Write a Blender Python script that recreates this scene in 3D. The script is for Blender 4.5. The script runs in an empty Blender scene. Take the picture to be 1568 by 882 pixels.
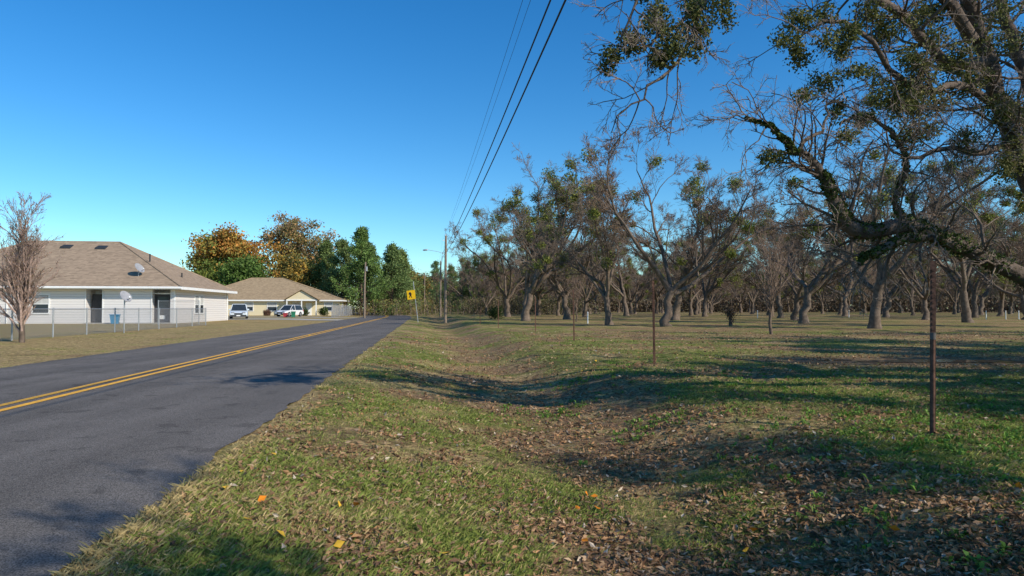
import bpy, math, numpy as np
from mathutils import Vector
rng=np.random.default_rng(7)
th=math.radians(7.31)
DX,DY=-math.sin(th),math.cos(th); NX,NY=math.cos(th),math.sin(th)
CAMH=1.3; F=1045.3; PITCH=math.radians(1.70)
def W(s,t): return s*DX+t*NX, s*DY+t*NY
def ST(x,y): return x*DX+y*DY, x*NX+y*NY
def P(u,v,Y):
    a=(u-784)/F; b=(441-v)/F
    y=math.cos(PITCH)-b*math.sin(PITCH); z=math.sin(PITCH)+b*math.cos(PITCH)
    return np.array([a*Y/y, Y, CAMH+z*Y/y])
def norm(a): return a/np.maximum(np.linalg.norm(a,axis=-1,keepdims=True),1e-9)
def sst(a,b,x):
    q=np.clip((x-a)/(b-a),0,1); return q*q*(3-2*q)
TAB=np.random.default_rng(3).random((256,256))
def vn(x,y):
    xi=np.floor(x).astype(int); yi=np.floor(y).astype(int); fx=x-xi; fy=y-yi
    fx=fx*fx*(3-2*fx); fy=fy*fy*(3-2*fy)
    g=lambda a,b:TAB[a&255,b&255]
    return (g(xi,yi)*(1-fx)+g(xi+1,yi)*fx)*(1-fy)+(g(xi,yi+1)*(1-fx)+g(xi+1,yi+1)*fx)*fy
def fbm(x,y,o=4):
    r=0;a=.5;tot=0
    for i in range(o):
        r=r+a*vn(x*2**i+17.3*i,y*2**i+9.1*i); tot+=a; a*=.55
    return r/tot
def curve(s): return -0.0011*np.maximum(s-90,0)**2*(s<400)-(s>=400)*105.7
RR,RC,RL=-1.76,-5.42,-9.05
PUX,PUY=10.3,16.8
def terr(x,y):
    s,t=ST(x,y); tc=t-curve(s)
    fade=1-sst(95,125,s)
    d=-.40*sst(-1.5,1.9,tc)*(1-sst(1.9,4.1,tc))*fade
    lf=.13*sst(9.8,16,-tc)
    und=np.where((tc<RR-.12)&(tc>RL+.12),-.04,0)
    n=(fbm(x*1.1,y*1.1,3)-.5)*.10*sst(RR+.1,RR+1.2,tc)*(np.abs(x)<60)
    n=n+(fbm(x*5,y*5,2)-.5)*.035*sst(RR+.1,RR+.5,tc)*(y<25)
    pu=np.exp(-(((x-PUX)/4.0)**2+((y-PUY)/1.9)**2)**2)
    return d+lf+und+n*(1-pu)

# ---------- materials ----------
def mat(name,base=(.5,.5,.5),rough=.8,metal=0,attr=False,noise=None,bump=None,spec=.3,trans=0):
    m=bpy.data.materials.new(name); m.use_nodes=True; nt=m.node_tree; N=nt.nodes; L=nt.links
    b=N['Principled BSDF']; b.inputs['Roughness'].default_value=rough; b.inputs['Metallic'].default_value=metal
    b.inputs['Specular IOR Level'].default_value=spec
    tc=N.new('ShaderNodeTexCoord')
    if attr:
        a=N.new('ShaderNodeAttribute'); a.attribute_name='Col'; src=a.outputs['Color']
    else:
        r=N.new('ShaderNodeRGB'); r.outputs[0].default_value=(*base,1); src=r.outputs[0]
    if noise is None and not attr: noise=(6,.15)
    if noise:
        n=N.new('ShaderNodeTexNoise'); n.inputs['Scale'].default_value=noise[0]; n.inputs['Detail'].default_value=6
        L.new(tc.outputs['Object'],n.inputs['Vector'])
        mr=N.new('ShaderNodeMapRange'); mr.inputs[1].default_value=.3; mr.inputs[2].default_value=.7
        mr.inputs[3].default_value=1-noise[1]; mr.inputs[4].default_value=1+noise[1]
        L.new(n.outputs['Fac'],mr.inputs[0])
        mx=N.new('ShaderNodeVectorMath'); mx.operation='SCALE'
        L.new(src,mx.inputs[0]); L.new(mr.outputs[0],mx.inputs['Scale']); src=mx.outputs[0]
    L.new(src,b.inputs['Base Color'])
    if bump:
        n=N.new('ShaderNodeTexNoise'); n.inputs['Scale'].default_value=bump[0]; n.inputs['Detail'].default_value=8
        L.new(tc.outputs['Object'],n.inputs['Vector'])
        bp=N.new('ShaderNodeBump'); bp.inputs['Strength'].default_value=bump[1]; bp.inputs['Distance'].default_value=bump[2]
        L.new(n.outputs['Fac'],bp.inputs['Height']); L.new(bp.outputs[0],b.inputs['Normal'])
    if trans:
        tr=N.new('ShaderNodeBsdfTranslucent'); L.new(src,tr.inputs['Color'])
        ms=N.new('ShaderNodeMixShader'); ms.inputs[0].default_value=trans
        L.new(b.outputs[0],ms.inputs[1]); L.new(tr.outputs[0],ms.inputs[2]); L.new(ms.outputs[0],N['Material Output'].inputs['Surface'])
    return m
M_bark=mat('bark',attr=True,rough=.95,noise=(5,.35),bump=(18,.8,.04),spec=.1)
M_leaf=mat('foliage',attr=True,rough=.6,spec=.2,trans=.25)
M_grass=mat('grass_blades',attr=True,rough=.6,spec=.2,trans=.3)
M_litter=mat('leaf_litter',attr=True,rough=.8,spec=.15,trans=.1)

# ---------- mesh builder ----------
class MB:
    def __init__(s): s.V=[];s.F=[];s.C=[];s.M=[];s.n=0
    def add(s,v,f,c,m=0):
        v=np.asarray(v,float); f=np.asarray(f,int)
        c=np.asarray(c,float)
        if c.ndim==1: c=np.tile(c,(len(v),1))
        assert f.max()<len(v) and len(c)==len(v)
        s.V.append(v); s.C.append(c); s.F.append(f+s.n); s.M.append(np.full(len(f),m)); s.n+=len(v)
    def tubes(s,Pt,R,k,col,m=0,cvar=.15):
        B,N,_=Pt.shape
        T=norm(np.gradient(Pt,axis=1)); av=norm(T.mean(1))
        ref=np.where(np.abs(av[:,2:3])<.8,np.array([[0,0,1.]]),np.array([[1.,0,0]]))
        U=norm(np.cross(T,ref[:,None,:])); Vv=np.cross(T,U)
        a=np.arange(k)*2*np.pi/k
        X=Pt[:,:,None,:]+R[:,:,None,None]*(np.cos(a)[None,None,:,None]*U[:,:,None,:]+np.sin(a)[None,None,:,None]*Vv[:,:,None,:])
        base=(np.arange(B)*N*k)[:,None,None]; i=np.arange(N-1)[None,:,None]; j=np.arange(k)[None,None,:]
        j2=(j+1)%k
        f=np.stack([base+i*k+j+0*j2,base+i*k+j2,base+(i+1)*k+j2,base+(i+1)*k+j],-1).reshape(-1,4)
        c=np.asarray(col)[None]*(1+rng.uniform(-cvar,cvar,(B,1)))
        s.add(X.reshape(-1,3),f,np.repeat(c,N*k,axis=0),m)
    def cards(s,p,size,col,m=1,asp=.6,nz=0):
        n=len(p); a=norm(rng.normal(size=(n,3))); b=rng.normal(size=(n,3))
        if nz: 
            a[:,2]*=nz; a=norm(a); b[:,2]*=nz
        b=norm(b-(a*b).sum(1,keepdims=True)*a)
        sz=np.asarray(size).reshape(-1,1)*np.ones((n,1))
        c3=norm(np.cross(a,b))
        v=np.stack([p-a*sz*.5,p+b*sz*asp*.5+c3*sz*.1,p+a*sz*.5,p-b*sz*asp*.5+c3*sz*.1],1).reshape(-1,3)
        s.add(v,np.arange(4*n).reshape(n,4),np.repeat(col,4,axis=0) if np.ndim(col)==2 else col,m)
    def mesh(s,name,mats,smooth=(0,)):
        V=np.concatenate(s.V); C=np.concatenate(s.C); me=bpy.data.meshes.new(name)
        me.vertices.add(len(V)); me.vertices.foreach_set('co',V.astype(np.float32).ravel())
        tot=np.concatenate([np.full(len(f),f.shape[1]) for f in s.F]); lp=np.concatenate([f.ravel() for f in s.F])
        st=np.concatenate([[0],np.cumsum(tot)[:-1]])
        me.loops.add(len(lp)); me.loops.foreach_set('vertex_index',lp.astype(np.int32))
        me.polygons.add(len(tot)); me.polygons.foreach_set('loop_start',st.astype(np.int32))
        mi=np.concatenate(s.M); me.polygons.foreach_set('material_index',mi.astype(np.int32))
        me.polygons.foreach_set('use_smooth',np.isin(mi,smooth))
        me.update(calc_edges=True)
        a=me.color_attributes.new('Col','FLOAT_COLOR','POINT')
        a.data.foreach_set('color',np.concatenate([np.clip(C,0,1),np.ones((len(C),1))],1).astype(np.float32).ravel())
        for q in mats: me.materials.append(q)
        return me
    def obj(s,name,mats,smooth=(0,),parent=None):
        return link(name,s.mesh(name,mats,smooth),parent)
SC=bpy.context.scene.collection
def link(name,me,parent=None,loc=None,rz=0,sc=1,coll=None):
    o=bpy.data.objects.new(name,me); (coll or SC).objects.link(o)
    if parent: o.parent=parent
    if loc is not None: o.location=loc
    o.rotation_euler[2]=rz
    o.scale=(sc,sc,sc) if np.isscalar(sc) else sc
    return o
def empty(name,loc,rz=0): return link(name,None,None,loc,rz)

def kids(Pp,Rp,n,t0,t1,ang,lf,npt,wand,up,rf,rmin,absl=False,tl=.4,rend=.35,lo=.6,hi=1.25,rmax=9):
    B,N,_=Pp.shape; idx=np.repeat(np.arange(B),n); M=B*n
    t=rng.uniform(t0,t1,M); f=t*(N-1); i=np.minimum(f.astype(int),N-2); w=(f-i)[:,None]
    p=Pp[idx,i]*(1-w)+Pp[idx,i+1]*w; T=norm(Pp[idx,i+1]-Pp[idx,i])
    r=Rp[idx,i]*(1-w[:,0])+Rp[idx,i+1]*w[:,0]
    q=rng.normal(size=(M,3)); perp=norm(q-(q*T).sum(1,keepdims=True)*T)
    a=rng.normal(ang,ang*.22,M)[:,None]
    d=T*np.cos(a)+perp*np.sin(a); d[:,2]+=up*2; d=norm(d)
    pl=np.linalg.norm(np.diff(Pp,axis=1),axis=2).sum(1)[idx] if not absl else 1.
    L=pl*lf*rng.uniform(lo,hi,M)*(1-tl*t); st=(L/(npt-1))[:,None]
    out=[p]
    for k in range(npt-1):
        p=p+d*st; out.append(p); d=d+rng.normal(size=(M,3))*wand; d[:,2]+=up; d=norm(d)
    r0=np.minimum(np.maximum(r*rf,rmin),rmax)
    R=r0[:,None]*np.linspace(1,rend,npt)[None]; R=np.maximum(R,rmin*.6)
    return np.stack(out,1),R

# ---------- ground ----------
def zones(x,y):
    s,t=ST(x,y); tc=t-curve(s)
    g=.55-.20*sst(.4,1.6,tc)+.26*sst(3.0,4.2,tc)-.16*sst(7,11,tc)*sst(14,20,y)
    g=g+.22*sst(4,6,tc)*sst(7,9.5,y)*(1-sst(13.5,15.5,y))
    g=np.where(tc<RL,.33,g)
    track=np.exp(-((y-17.0-(x-8)*.02)/1.8)**2)*sst(5.5,7.5,x)
    far=.20*np.sin(y*.55+x*.03)*(y>21)*(x>2)-.08*sst(25,45,y)*(x>2)
    n=fbm(x*.7+3,y*.7,4)
    gm=sst(.24,.76,g+(n-.5)*1.7+far)*(1-track)
    straw=sst(.5,.8,fbm(x*.9+40,y*.9+11,3)+.25*(np.exp(-((tc-RR)/.35)**2))+.30*(tc<RL)+.08*(tc<.5))
    return s,tc,gm,straw,track
BR=np.array([.26,.16,.088]);GR=np.array([.15,.175,.034]);STW=np.array([.46,.34,.15]);DI=np.array([.19,.12,.078])
def gcol(x,y):
    s,tc,gm,st,tr=zones(x,y)
    gm=gm[...,None];st=st[...,None];tr=tr[...,None]
    c=BR*(1-gm)+GR*gm; c=c*(1-.6*st)+STW*.6*st; c=c*(1-tr)+DI*tr
    return c
sl=np.concatenate([[-1500,-600,-200,-80,-40,-20,-10,-5],np.arange(-2,22,.14),np.arange(22,60,.4),np.arange(60,140,1.5),np.arange(140,420,8),[500,800,1500,2500]])
tl=np.concatenate([[-2000,-900,-400,-200,-100,-60,-40,-30,-25],np.arange(-20,-9.3,.6),[-9.25,-9.17,-9.1,-9.0,-8.9,-5,-2.0,-1.88,-1.8,-1.74],np.arange(-1.65,10,.14),np.arange(10,30,.5),np.arange(30,100,3),[120,160,250,400,800,2000]])
S,T=np.meshgrid(sl,tl,indexing='ij'); T2=T+curve(S)
X,Y=W(S,T2); Z=terr(X,Y)
ns,ntt=S.shape; ii=np.arange(ns-1)[:,None]; jj=np.arange(ntt-1)[None]
f=np.stack([ii*ntt+jj,ii*ntt+jj+1,(ii+1)*ntt+jj+1,(ii+1)*ntt+jj],-1).reshape(-1,4)
mb=MB(); mb.add(np.stack([X,Y,Z],-1).reshape(-1,3),f,gcol(X,Y).reshape(-1,3),0)
def ground_mat():
    m=bpy.data.materials.new('ground_grass_and_leaves'); m.use_nodes=True; N=m.node_tree.nodes; L=m.node_tree.links
    b=N['Principled BSDF']; b.inputs['Roughness'].default_value=.95; b.inputs['Specular IOR Level'].default_value=.08
    at=N.new('ShaderNodeAttribute'); at.attribute_name='Col'; tc=N.new('ShaderNodeTexCoord')
    def noise(sc,d=6):
        n=N.new('ShaderNodeTexNoise'); n.inputs['Scale'].default_value=sc; n.inputs['Detail'].default_value=d; n.inputs['Roughness'].default_value=.7
        L.new(tc.outputs['Object'],n.inputs['Vector']); return n.outputs['Fac']
    def ramp(fac,a,b_,c0,c1):
        r=N.new('ShaderNodeMapRange'); L.new(fac,r.inputs[0]); r.inputs[1].default_value=a;r.inputs[2].default_value=b_;r.inputs[3].default_value=c0;r.inputs[4].default_value=c1; return r.outputs[0]
    def mixc(fac,c0,c1,mode='MIX'):
        x=N.new('ShaderNodeMix'); x.data_type='RGBA'; x.blend_type=mode
        L.new(fac,x.inputs[0])
        for k,c in ((6,c0),(7,c1)):
            if isinstance(c,tuple): x.inputs[k].default_value=(*c,1)
            else: L.new(c,x.inputs[k])
        return x.outputs[2]
    def scl(c,f_):
        q=N.new('ShaderNodeVectorMath'); q.operation='SCALE'; L.new(c,q.inputs[0]); L.new(f_,q.inputs['Scale']); return q.outputs[0]
    c=mixc(ramp(noise(2.2),.48,.62,0,.5),at.outputs['Color'],(.44,.32,.15))
    c=mixc(ramp(noise(3.7),.5,.64,0,.55),c,(.13,.165,.032))
    c=mixc(ramp(noise(.35),.52,.68,0,.5),c,(.27,.165,.09))
    v=N.new('ShaderNodeTexVoronoi'); v.inputs['Scale'].default_value=22; L.new(tc.outputs['Object'],v.inputs['Vector'])
    sep=N.new('ShaderNodeSeparateColor'); L.new(v.outputs['Color'],sep.inputs[0])
    c=scl(c,ramp(sep.outputs[0],0,1,.55,1.45)); c=scl(c,ramp(noise(45),.3,.7,.6,1.35)); c=scl(c,ramp(noise(7,4),.35,.65,.72,1.28))
    L.new(c,b.inputs['Base Color'])
    bp=N.new('ShaderNodeBump'); bp.inputs['Strength'].default_value=1; bp.inputs['Distance'].default_value=.06
    L.new(noise(18),bp.inputs['Height']); L.new(bp.outputs[0],b.inputs['Normal'])
    return m
mb.obj('ground',[ground_mat()])

# ---------- road ----------
def road_mat():
    m=bpy.data.materials.new('asphalt'); m.use_nodes=True; N=m.node_tree.nodes; L=m.node_tree.links
    b=N['Principled BSDF']; b.inputs['Roughness'].default_value=.95; b.inputs['Specular IOR Level'].default_value=.12
    tc=N.new('ShaderNodeTexCoord')
    def noise(sc,d=4,vec=None):
        n=N.new('ShaderNodeTexNoise'); n.inputs['Scale'].default_value=sc; n.inputs['Detail'].default_value=d
        L.new(vec or tc.outputs['Object'],n.inputs['Vector']); return n.outputs['Fac']
    mp=N.new('ShaderNodeMapping'); mp.inputs['Rotation'].default_value=(0,0,-th); mp.inputs['Scale'].default_value=(1,.05,1); L.new(tc.outputs['Object'],mp.inputs[0])
    def rng_(fac,a,b_,c0,c1):
        r=N.new('ShaderNodeMapRange'); L.new(fac,r.inputs[0]); r.inputs[1].default_value=a;r.inputs[2].default_value=b_;r.inputs[3].default_value=c0;r.inputs[4].default_value=c1; return r.outputs[0]
    def mul(a,b_):
        x=N.new('ShaderNodeMath'); x.operation='MULTIPLY'; L.new(a,x.inputs[0]); L.new(b_,x.inputs[1]); return x.outputs[0]
    k=mul(mul(rng_(noise(1.6,3,mp.outputs[0]),.3,.7,.82,1.18),rng_(noise(.5),.3,.7,.86,1.14)),rng_(noise(110,2),.35,.65,.45,1.55))
    k=mul(k,rng_(noise(9,6),.55,.75,1,.80)); k=mul(k,rng_(noise(2.3,8),.60,.66,1,.72))
    sc=N.new('ShaderNodeVectorMath'); sc.operation='SCALE'; sc.inputs[0].default_value=(.142,.127,.114); L.new(k,sc.inputs['Scale'])
    L.new(sc.outputs[0],b.inputs['Base Color'])
    bp=N.new('ShaderNodeBump'); bp.inputs['Strength'].default_value=.6; bp.inputs['Distance'].default_value=.01
    L.new(noise(140,3),bp.inputs['Height']); L.new(bp.outputs[0],b.inputs['Normal'])
    return m
rs=np.concatenate([np.arange(-30,20,.2),np.arange(20,60,.5),np.arange(60,260,3)])
def strip(name,t0,t1,z,m,jit=0):
    mb=MB(); a=t0+curve(rs)+(fbm(rs*1.3,rs*0+5)-.5)*jit; b=t1+curve(rs)+((fbm(rs*1.7,rs*0+1)-.5)*jit+(fbm(rs*6,rs*0+8)-.5)*jit*.5)
    xa,ya=W(rs,a); xb,yb=W(rs,b); n=len(rs)
    v=np.concatenate([np.stack([xa,ya,xa*0+z],1),np.stack([xb,yb,xb*0+z],1)])
    i=np.arange(n-1); mb.add(v,np.stack([i,i+n,i+n+1,i+1],1),(.5,.5,.5)); return mb.obj(name,[m])
strip('road',RL,RR,.012,road_mat(),.22)
M_yel=mat('yellow_road_paint',(.85,.42,.02),.6,noise=(14,.22))
strip('road_marking',RC-.20,RC-.08,.018,M_yel,.01); strip('road_marking',RC+.08,RC+.20,.018,M_yel,.01)

# ---------- grass & leaf litter ----------
def scatter(n,y0,y1,pw,margin=.6):
    q=rng.random(n); e=1-pw
    y=(y0**e+q*(y1**e-y0**e))**(1/e)
    x=rng.uniform(-.78,.78,n)*(y+margin); return x,y
def grass(name,n,y0,y1,pw,tuft=7):
    x,y=scatter(n,y0,y1,pw); s,tc,gm,st,tr=zones(x,y)
    ok=((tc>RR+.02)|(tc<RL-.05))&(rng.random(n)<(.22+.78*gm)*(1-.95*tr))
    x=x[ok];y=y[ok];gm=gm[ok];st=st[ok];tc=tc[ok]
    m=len(x)
    x=np.repeat(x,tuft);y=np.repeat(y,tuft);gm=np.repeat(gm,tuft);st=np.repeat(st,tuft);tc=np.repeat(tc,tuft)
    hs=np.repeat(rng.uniform(.4,1.5,m),tuft); cs=np.repeat(rng.random(m),tuft)
    k=len(x); sp=.028+.001*y
    x=x+rng.normal(size=k)*sp; y=y+rng.normal(size=k)*sp
    ss,tt=ST(x,y); tt=tt-curve(ss); ok=(tt>RR-.02)|(tt<RL+.02); 
    x,y,gm,st,tc,hs,cs=[q[ok] for q in (x,y,gm,st,tc,hs,cs)]; k=len(x)
    edge=np.exp(-((tc-RR)/.2)**2)
    h=rng.uniform(.010,.028,k)*hs*(.8+.6*gm); h*=1+.35*edge
    w=rng.uniform(.0007,.0014,k)*(1+y/5)
    a=rng.uniform(0,2*np.pi,k); l=rng.uniform(.3,1.8,k)*h
    z=terr(x,y)-.004
    bx,by=np.cos(a),np.sin(a); px,py=-by,bx
    v=np.stack([np.stack([x-px*w,y-py*w,z],1),np.stack([x+px*w,y+py*w,z],1),
                np.stack([x+bx*l*.4+px*w*.7,y+by*l*.4+py*w*.7,z+h*.65],1),
                np.stack([x+bx*l,y+by*l,z+h],1)],1).reshape(-1,3)
    f=np.arange(4*k).reshape(k,4)
    g1=np.array([.16,.22,.04]);g2=np.array([.31,.34,.08]);sw=np.array([.56,.43,.20])
    m_=np.clip(cs[:,None]*.7+rng.random((k,1))*.4,0,1); c=g1*(1-m_)+g2*m_
    isS=(rng.random(k)<.11+.40*st+.5*edge+.25*(1-gm))[:,None]; c=np.where(isS,sw*rng.uniform(.5,1.1,(k,1)),c)
    mb=MB(); mb.add(v,f,np.repeat(c,4,axis=0),0); mb.obj(name,[M_grass],smooth=())
grass('grass',105000,2.6,36,1.6)
def litter(name,n):
    x,y=scatter(n,2.6,38,1.5); s,tc,gm,st,tr=zones(x,y)
    dens=fbm(x*1.7+9,y*1.7+4,3)
    ok=(tc>RR+.08)&(rng.random(n)<(1.15-.75*gm)*sst(.25,.6,dens)*1.2*(.5+.5*sst(RR,RR+2.2,tc))+.05)
    ok&=(((x-PUX)/2.4)**2+((y-PUY)/.9)**2>1)
    x=x[ok];y=y[ok];k=len(x); z=terr(x,y)+rng.uniform(.004,.030,k)
    pal=np.array([[.27,.155,.08],[.36,.22,.12],[.17,.095,.055],[.45,.31,.19],[.38,.21,.10],[.55,.45,.34]])
    c=pal[rng.choice(6,k,p=[.3,.24,.2,.11,.12,.03])]*rng.uniform(.7,1.2,(k,1))
    mb=MB(); mb.cards(np.stack([x,y,z],1),rng.uniform(.025,.065,k)*(1+y/30),c,0,asp=.45,nz=.45)
    mb.obj(name,[M_litter],smooth=())
litter('fallen_leaves',110000)
mb=MB(); k=60; x,y=scatter(k,3.2,20,1.2); s,t=ST(x,y); ok=(t>RR+.3)&(x<4); x=x[ok];y=y[ok]
xs=[P(u,v,1.5*1045/(v-472))[:2] for u,v in ((345,795),(519,862),(545,800),(430,862),(602,634),(620,640),(898,724),(910,728),(915,745),(540,845),(680,850))]
x=np.concatenate([x,[q[0] for q in xs]]); y=np.concatenate([y,[q[1] for q in xs]])
c=np.where(rng.random((len(x),1))<.6,[[.75,.24,.02]],[[.7,.42,.05]])
mb.cards(np.stack([x,y,terr(x,y)+.04],1),.07,c,0,asp=.7,nz=.3); mb.obj('orange_leaves',[M_litter],smooth=())
def weeds():
    mb=MB(); pts=[]
    for u,v,n,r in ((850,600,45,.45),(1000,632,30,.35),(1300,650,50,.9),(1450,650,60,.9),(1180,600,40,.8),(1350,600,60,1.5),(1520,640,60,1.0),(1515,835,4,.1),(1290,760,8,.3),(880,575,30,.4),(1100,580,40,1.),(960,560,30,.6),(1480,700,40,.5),(1250,700,30,.6),(1400,780,14,.5),(1500,680,40,.6),(1380,680,30,.6)):
        q=P(u,v,1.35*1045/(v-472)); pts+= [(q[0]+rng.normal()*r,q[1]+rng.normal()*r) for _ in range(n)]
    pts=np.array(pts); m=14; x=np.repeat(pts[:,0],m);y=np.repeat(pts[:,1],m); k=len(x)
    a=rng.uniform(0,2*np.pi,k); l=rng.uniform(.03,.09,k); el=rng.uniform(.2,1.1,k); w=l*.16
    z=terr(x,y); x=x+rng.normal(size=k)*.03; y=y+rng.normal(size=k)*.03
    dx,dy,dz=np.cos(a)*np.cos(el),np.sin(a)*np.cos(el),np.sin(el); px,py=-np.sin(a),np.cos(a)
    v=np.stack([np.stack([x,y,z],1),np.stack([x+dx*l*.5+px*w,y+dy*l*.5+py*w,z+dz*l*.6+.01],1),np.stack([x+dx*l,y+dy*l,z+dz*l*.85],1),np.stack([x+dx*l*.5-px*w,y+dy*l*.5-py*w,z+dz*l*.6+.01],1)],1).reshape(-1,3)
    c=np.array([.15,.26,.04])*rng.uniform(.6,1.5,(k,1)); mb.add(v,np.arange(4*k).reshape(k,4),np.repeat(c,4,axis=0),0)
    mb.obj('weeds',[M_grass],smooth=())
weeds()
M_water=mat('puddle_water',(.03,.035,.035),.06,noise=(3,.2),spec=.8,bump=(4,.25,.02))
mb=MB(); 
zb=.012+float(terr(np.array([PUX]),np.array([PUY]))[0])
for cx,cy,rx,ry,sd_ in ((PUX,PUY,1.7,.55,5),(PUX+2.6,PUY-.3,.7,.25,9),(PUX-2.3,PUY+.35,.45,.2,13)):
    a=np.linspace(0,2*np.pi,48,endpoint=False); r=1+(fbm(np.cos(a)*2+sd_,np.sin(a)*2+sd_,3)-.5)*1.1
    px=cx+np.cos(a)*rx*r; py=cy+np.sin(a)*ry*r
    v=np.concatenate([[[cx,cy,zb]],np.stack([px,py,px*0+zb],1)]); i=np.arange(48)
    mb.add(v,np.stack([i*0,i+1,(i+1)%48+1],1),(.1,.1,.1))
mb.obj('puddle',[M_water])

# ---------- trees ----------
BK=(.155,.118,.09); TW=(.23,.18,.14); TW2=(.25,.18,.135)
MIS=np.array([[.21,.24,.045],[.13,.17,.035],[.29,.29,.07]])
def clump(mb,c,r,n,size,pal,m=1,sq=.85):
    d=norm(rng.normal(size=(n,3)))*(rng.random((n,1))**.45)*r; d[:,2]*=sq
    d=d*(.55+.9*vn(np.arctan2(d[:,1],d[:,0])*1.8+c[0]*9+20,d[:,2:3][:,0]/r*2+c[2]*7+20))[:,None]
    k=rng.integers(0,len(pal),n); mb.cards(c+d,rng.uniform(.6,1.3,n)*size,pal[k]*rng.uniform(.7,1.25,(n,1)),m)
def pecan(seed,mis=4,lean=.1,twc=TW,spread=.62,leafy=0,mr=(.35,.7)):
    global rng
    rng=np.random.default_rng(seed); mb=MB()
    z=np.linspace(0,2.6,7); l=rng.normal(size=2)*lean
    Pt=np.stack([l[0]*z+.06*rng.normal(size=7)*(z>0),l[1]*z+.06*rng.normal(size=7)*(z>0),z-.1],1)[None]; R=np.array([[.42,.31,.27,.25,.24,.23,.21]])
    mb.tubes(Pt,R,10,BK)
    P1,R1=kids(Pt,R,5,.72,1.,spread,3.1,12,.15,.04,.72,.05,tl=0,rend=.22,lo=.8)
    P1[:,0]=P1[:,0]*.5+Pt[0,-2]*.5
    mb.tubes(P1,R1,7,BK)
    P2,R2=kids(P1,R1,8,.2,1.,.7,.46,9,.18,.05,.55,.025,rend=.3); mb.tubes(P2,R2,5,BK)
    P3,R3=kids(P2,R2,7,.15,1.,.7,.50,7,.20,.03,.55,.014); mb.tubes(P3,R3,4,BK)
    P4,R4=kids(P3,R3,6,.15,1.,.65,.60,5,.20,.02,.55,.011); mb.tubes(P4,R4,3,twc)
    P5,R5=kids(P4,R4,6,.15,1.,.6,.80,4,.18,.01,.7,.0095); mb.tubes(P5,R5,3,twc)
    tips=np.concatenate([P2[:,-3],P2[:,-1],P3[:,-2],P1[:,-2],P1[:,-1]])
    for i in rng.choice(len(tips),mis,replace=False): clump(mb,tips[i],rng.uniform(*mr),300,.15,MIS)
    if leafy:
        pts=P5.reshape(-1,3); k=rng.choice(len(pts),leafy); pal=np.array([[.26,.14,.06],[.18,.10,.06],[.30,.18,.07]])
        mb.cards(pts[k]+rng.normal(size=(leafy,3))*.05,.12,pal[rng.integers(0,3,leafy)],1)
    n=500; q=rng.integers(0,5,n); ii=rng.integers(0,4,n); d=norm(rng.normal(size=(n,3))); mb.cards(P1[q,ii]+d*R1[q,ii][:,None]*1.15,.09,np.array([.08,.11,.025])*rng.uniform(.6,1.6,(n,1)),1)
    me=mb.mesh('pecan_tree',[M_bark,M_leaf]); 
    h=np.percentile(P5[...,2],99.0); return me,h
PV=[pecan(11,mis=16,twc=TW,mr=(.35,.75)),pecan(12,mis=20,twc=TW2,leafy=500,mr=(.35,.75)),pecan(23,mis=42,twc=TW,spread=.45,mr=(.45,.9)),pecan(14,mis=7,twc=TW2,spread=.7,leafy=2200),pecan(35,mis=18,twc=TW,mr=(.35,.8)),pecan(51,mis=75,spread=.75,mr=(.5,1.0))]
def put(vi,u,vb,H,rz,Yd=None,coll=None,name='pecan_tree'):
    Yd=Yd or CAMH*F/(vb-472); x=(u-784)/F*Yd; me,h=PV[vi]
    return link(name,me,None,(x,Yd,float(terr(np.array([x]),np.array([Yd]))[0])),rz,H/h,coll)
put(3,1020,500,15.0,1.0); put(0,933,497,12.3,2.2); put(2,805,487,20.0,.4); put(4,868,489,15,1.4)
near=[(11,48.5),(7.7,54),(2,90),(6.5,80)]
rng=np.random.default_rng(99)
dist=bpy.data.collections.new('distant_orchard')
def zt(x,y): return float(terr(np.array([float(x)]),np.array([float(y)]))[0])
for si in range(0,20):
    for ti in range(0,24):
        s=40+si*15.5+rng.normal()*1.3; t=13.5+ti*14+rng.normal()*1.2+(7 if si%2 else 0)
        x,y=W(s,t)
        if y<38 or abs(x)/y>.86: continue
        if min((x-a)**2+(y-b)**2 for a,b in near)<60: continue
        if x/y<.30 and y<60: continue
        if rng.random()<.08: continue
        vi=int(rng.integers(0,5)); me,h=PV[vi]; H=rng.uniform(13,17.5)
        c=None if y<85 else dist
        link('pecan_tree' ,me,None,(x,y,0),rng.uniform(0,6.28),H/h,c)
for x,y,H in ((-1,112,9),(-5,135,10),(3,128,12),(-8,170,12),(0,150,14),(-12,190,11),(8,118,13),(-4,175,13),(6,160,15),(1,200,15)):
    vi=int(rng.integers(0,5)); me,h=PV[vi]; link('pecan_tree',me,None,(x,y,0),rng.uniform(0,6.28),H/h,dist)
for x,y,H in ((-95,150,15),(-82,130,13),(-110,160,17)):
    vi=int(rng.integers(0,5)); me,h=PV[vi]; link('pecan_tree',me,None,(x,y,0),rng.uniform(0,6.28),H/h,dist)
e=bpy.data.objects.new('distant_orchard_trees',None); SC.objects.link(e); e.instance_type='COLLECTION'; e.instance_collection=dist
for vi,x,y,H,r in ((1,27,19,11,.3),(5,24,5,11,1.3),(5,10,-.6,7.4,2.0),(0,41,30,12,2.5),(2,36,9,12,5.),(3,33,29,12,1.),(5,18.5,12,11,3.),(5,14.5,2.2,8.5,5.2),(5,24.5,18.5,11,.9)):
    me,h=PV[vi]; link('pecan_tree',me,None,(x,y,0),r,H/h)

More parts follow.
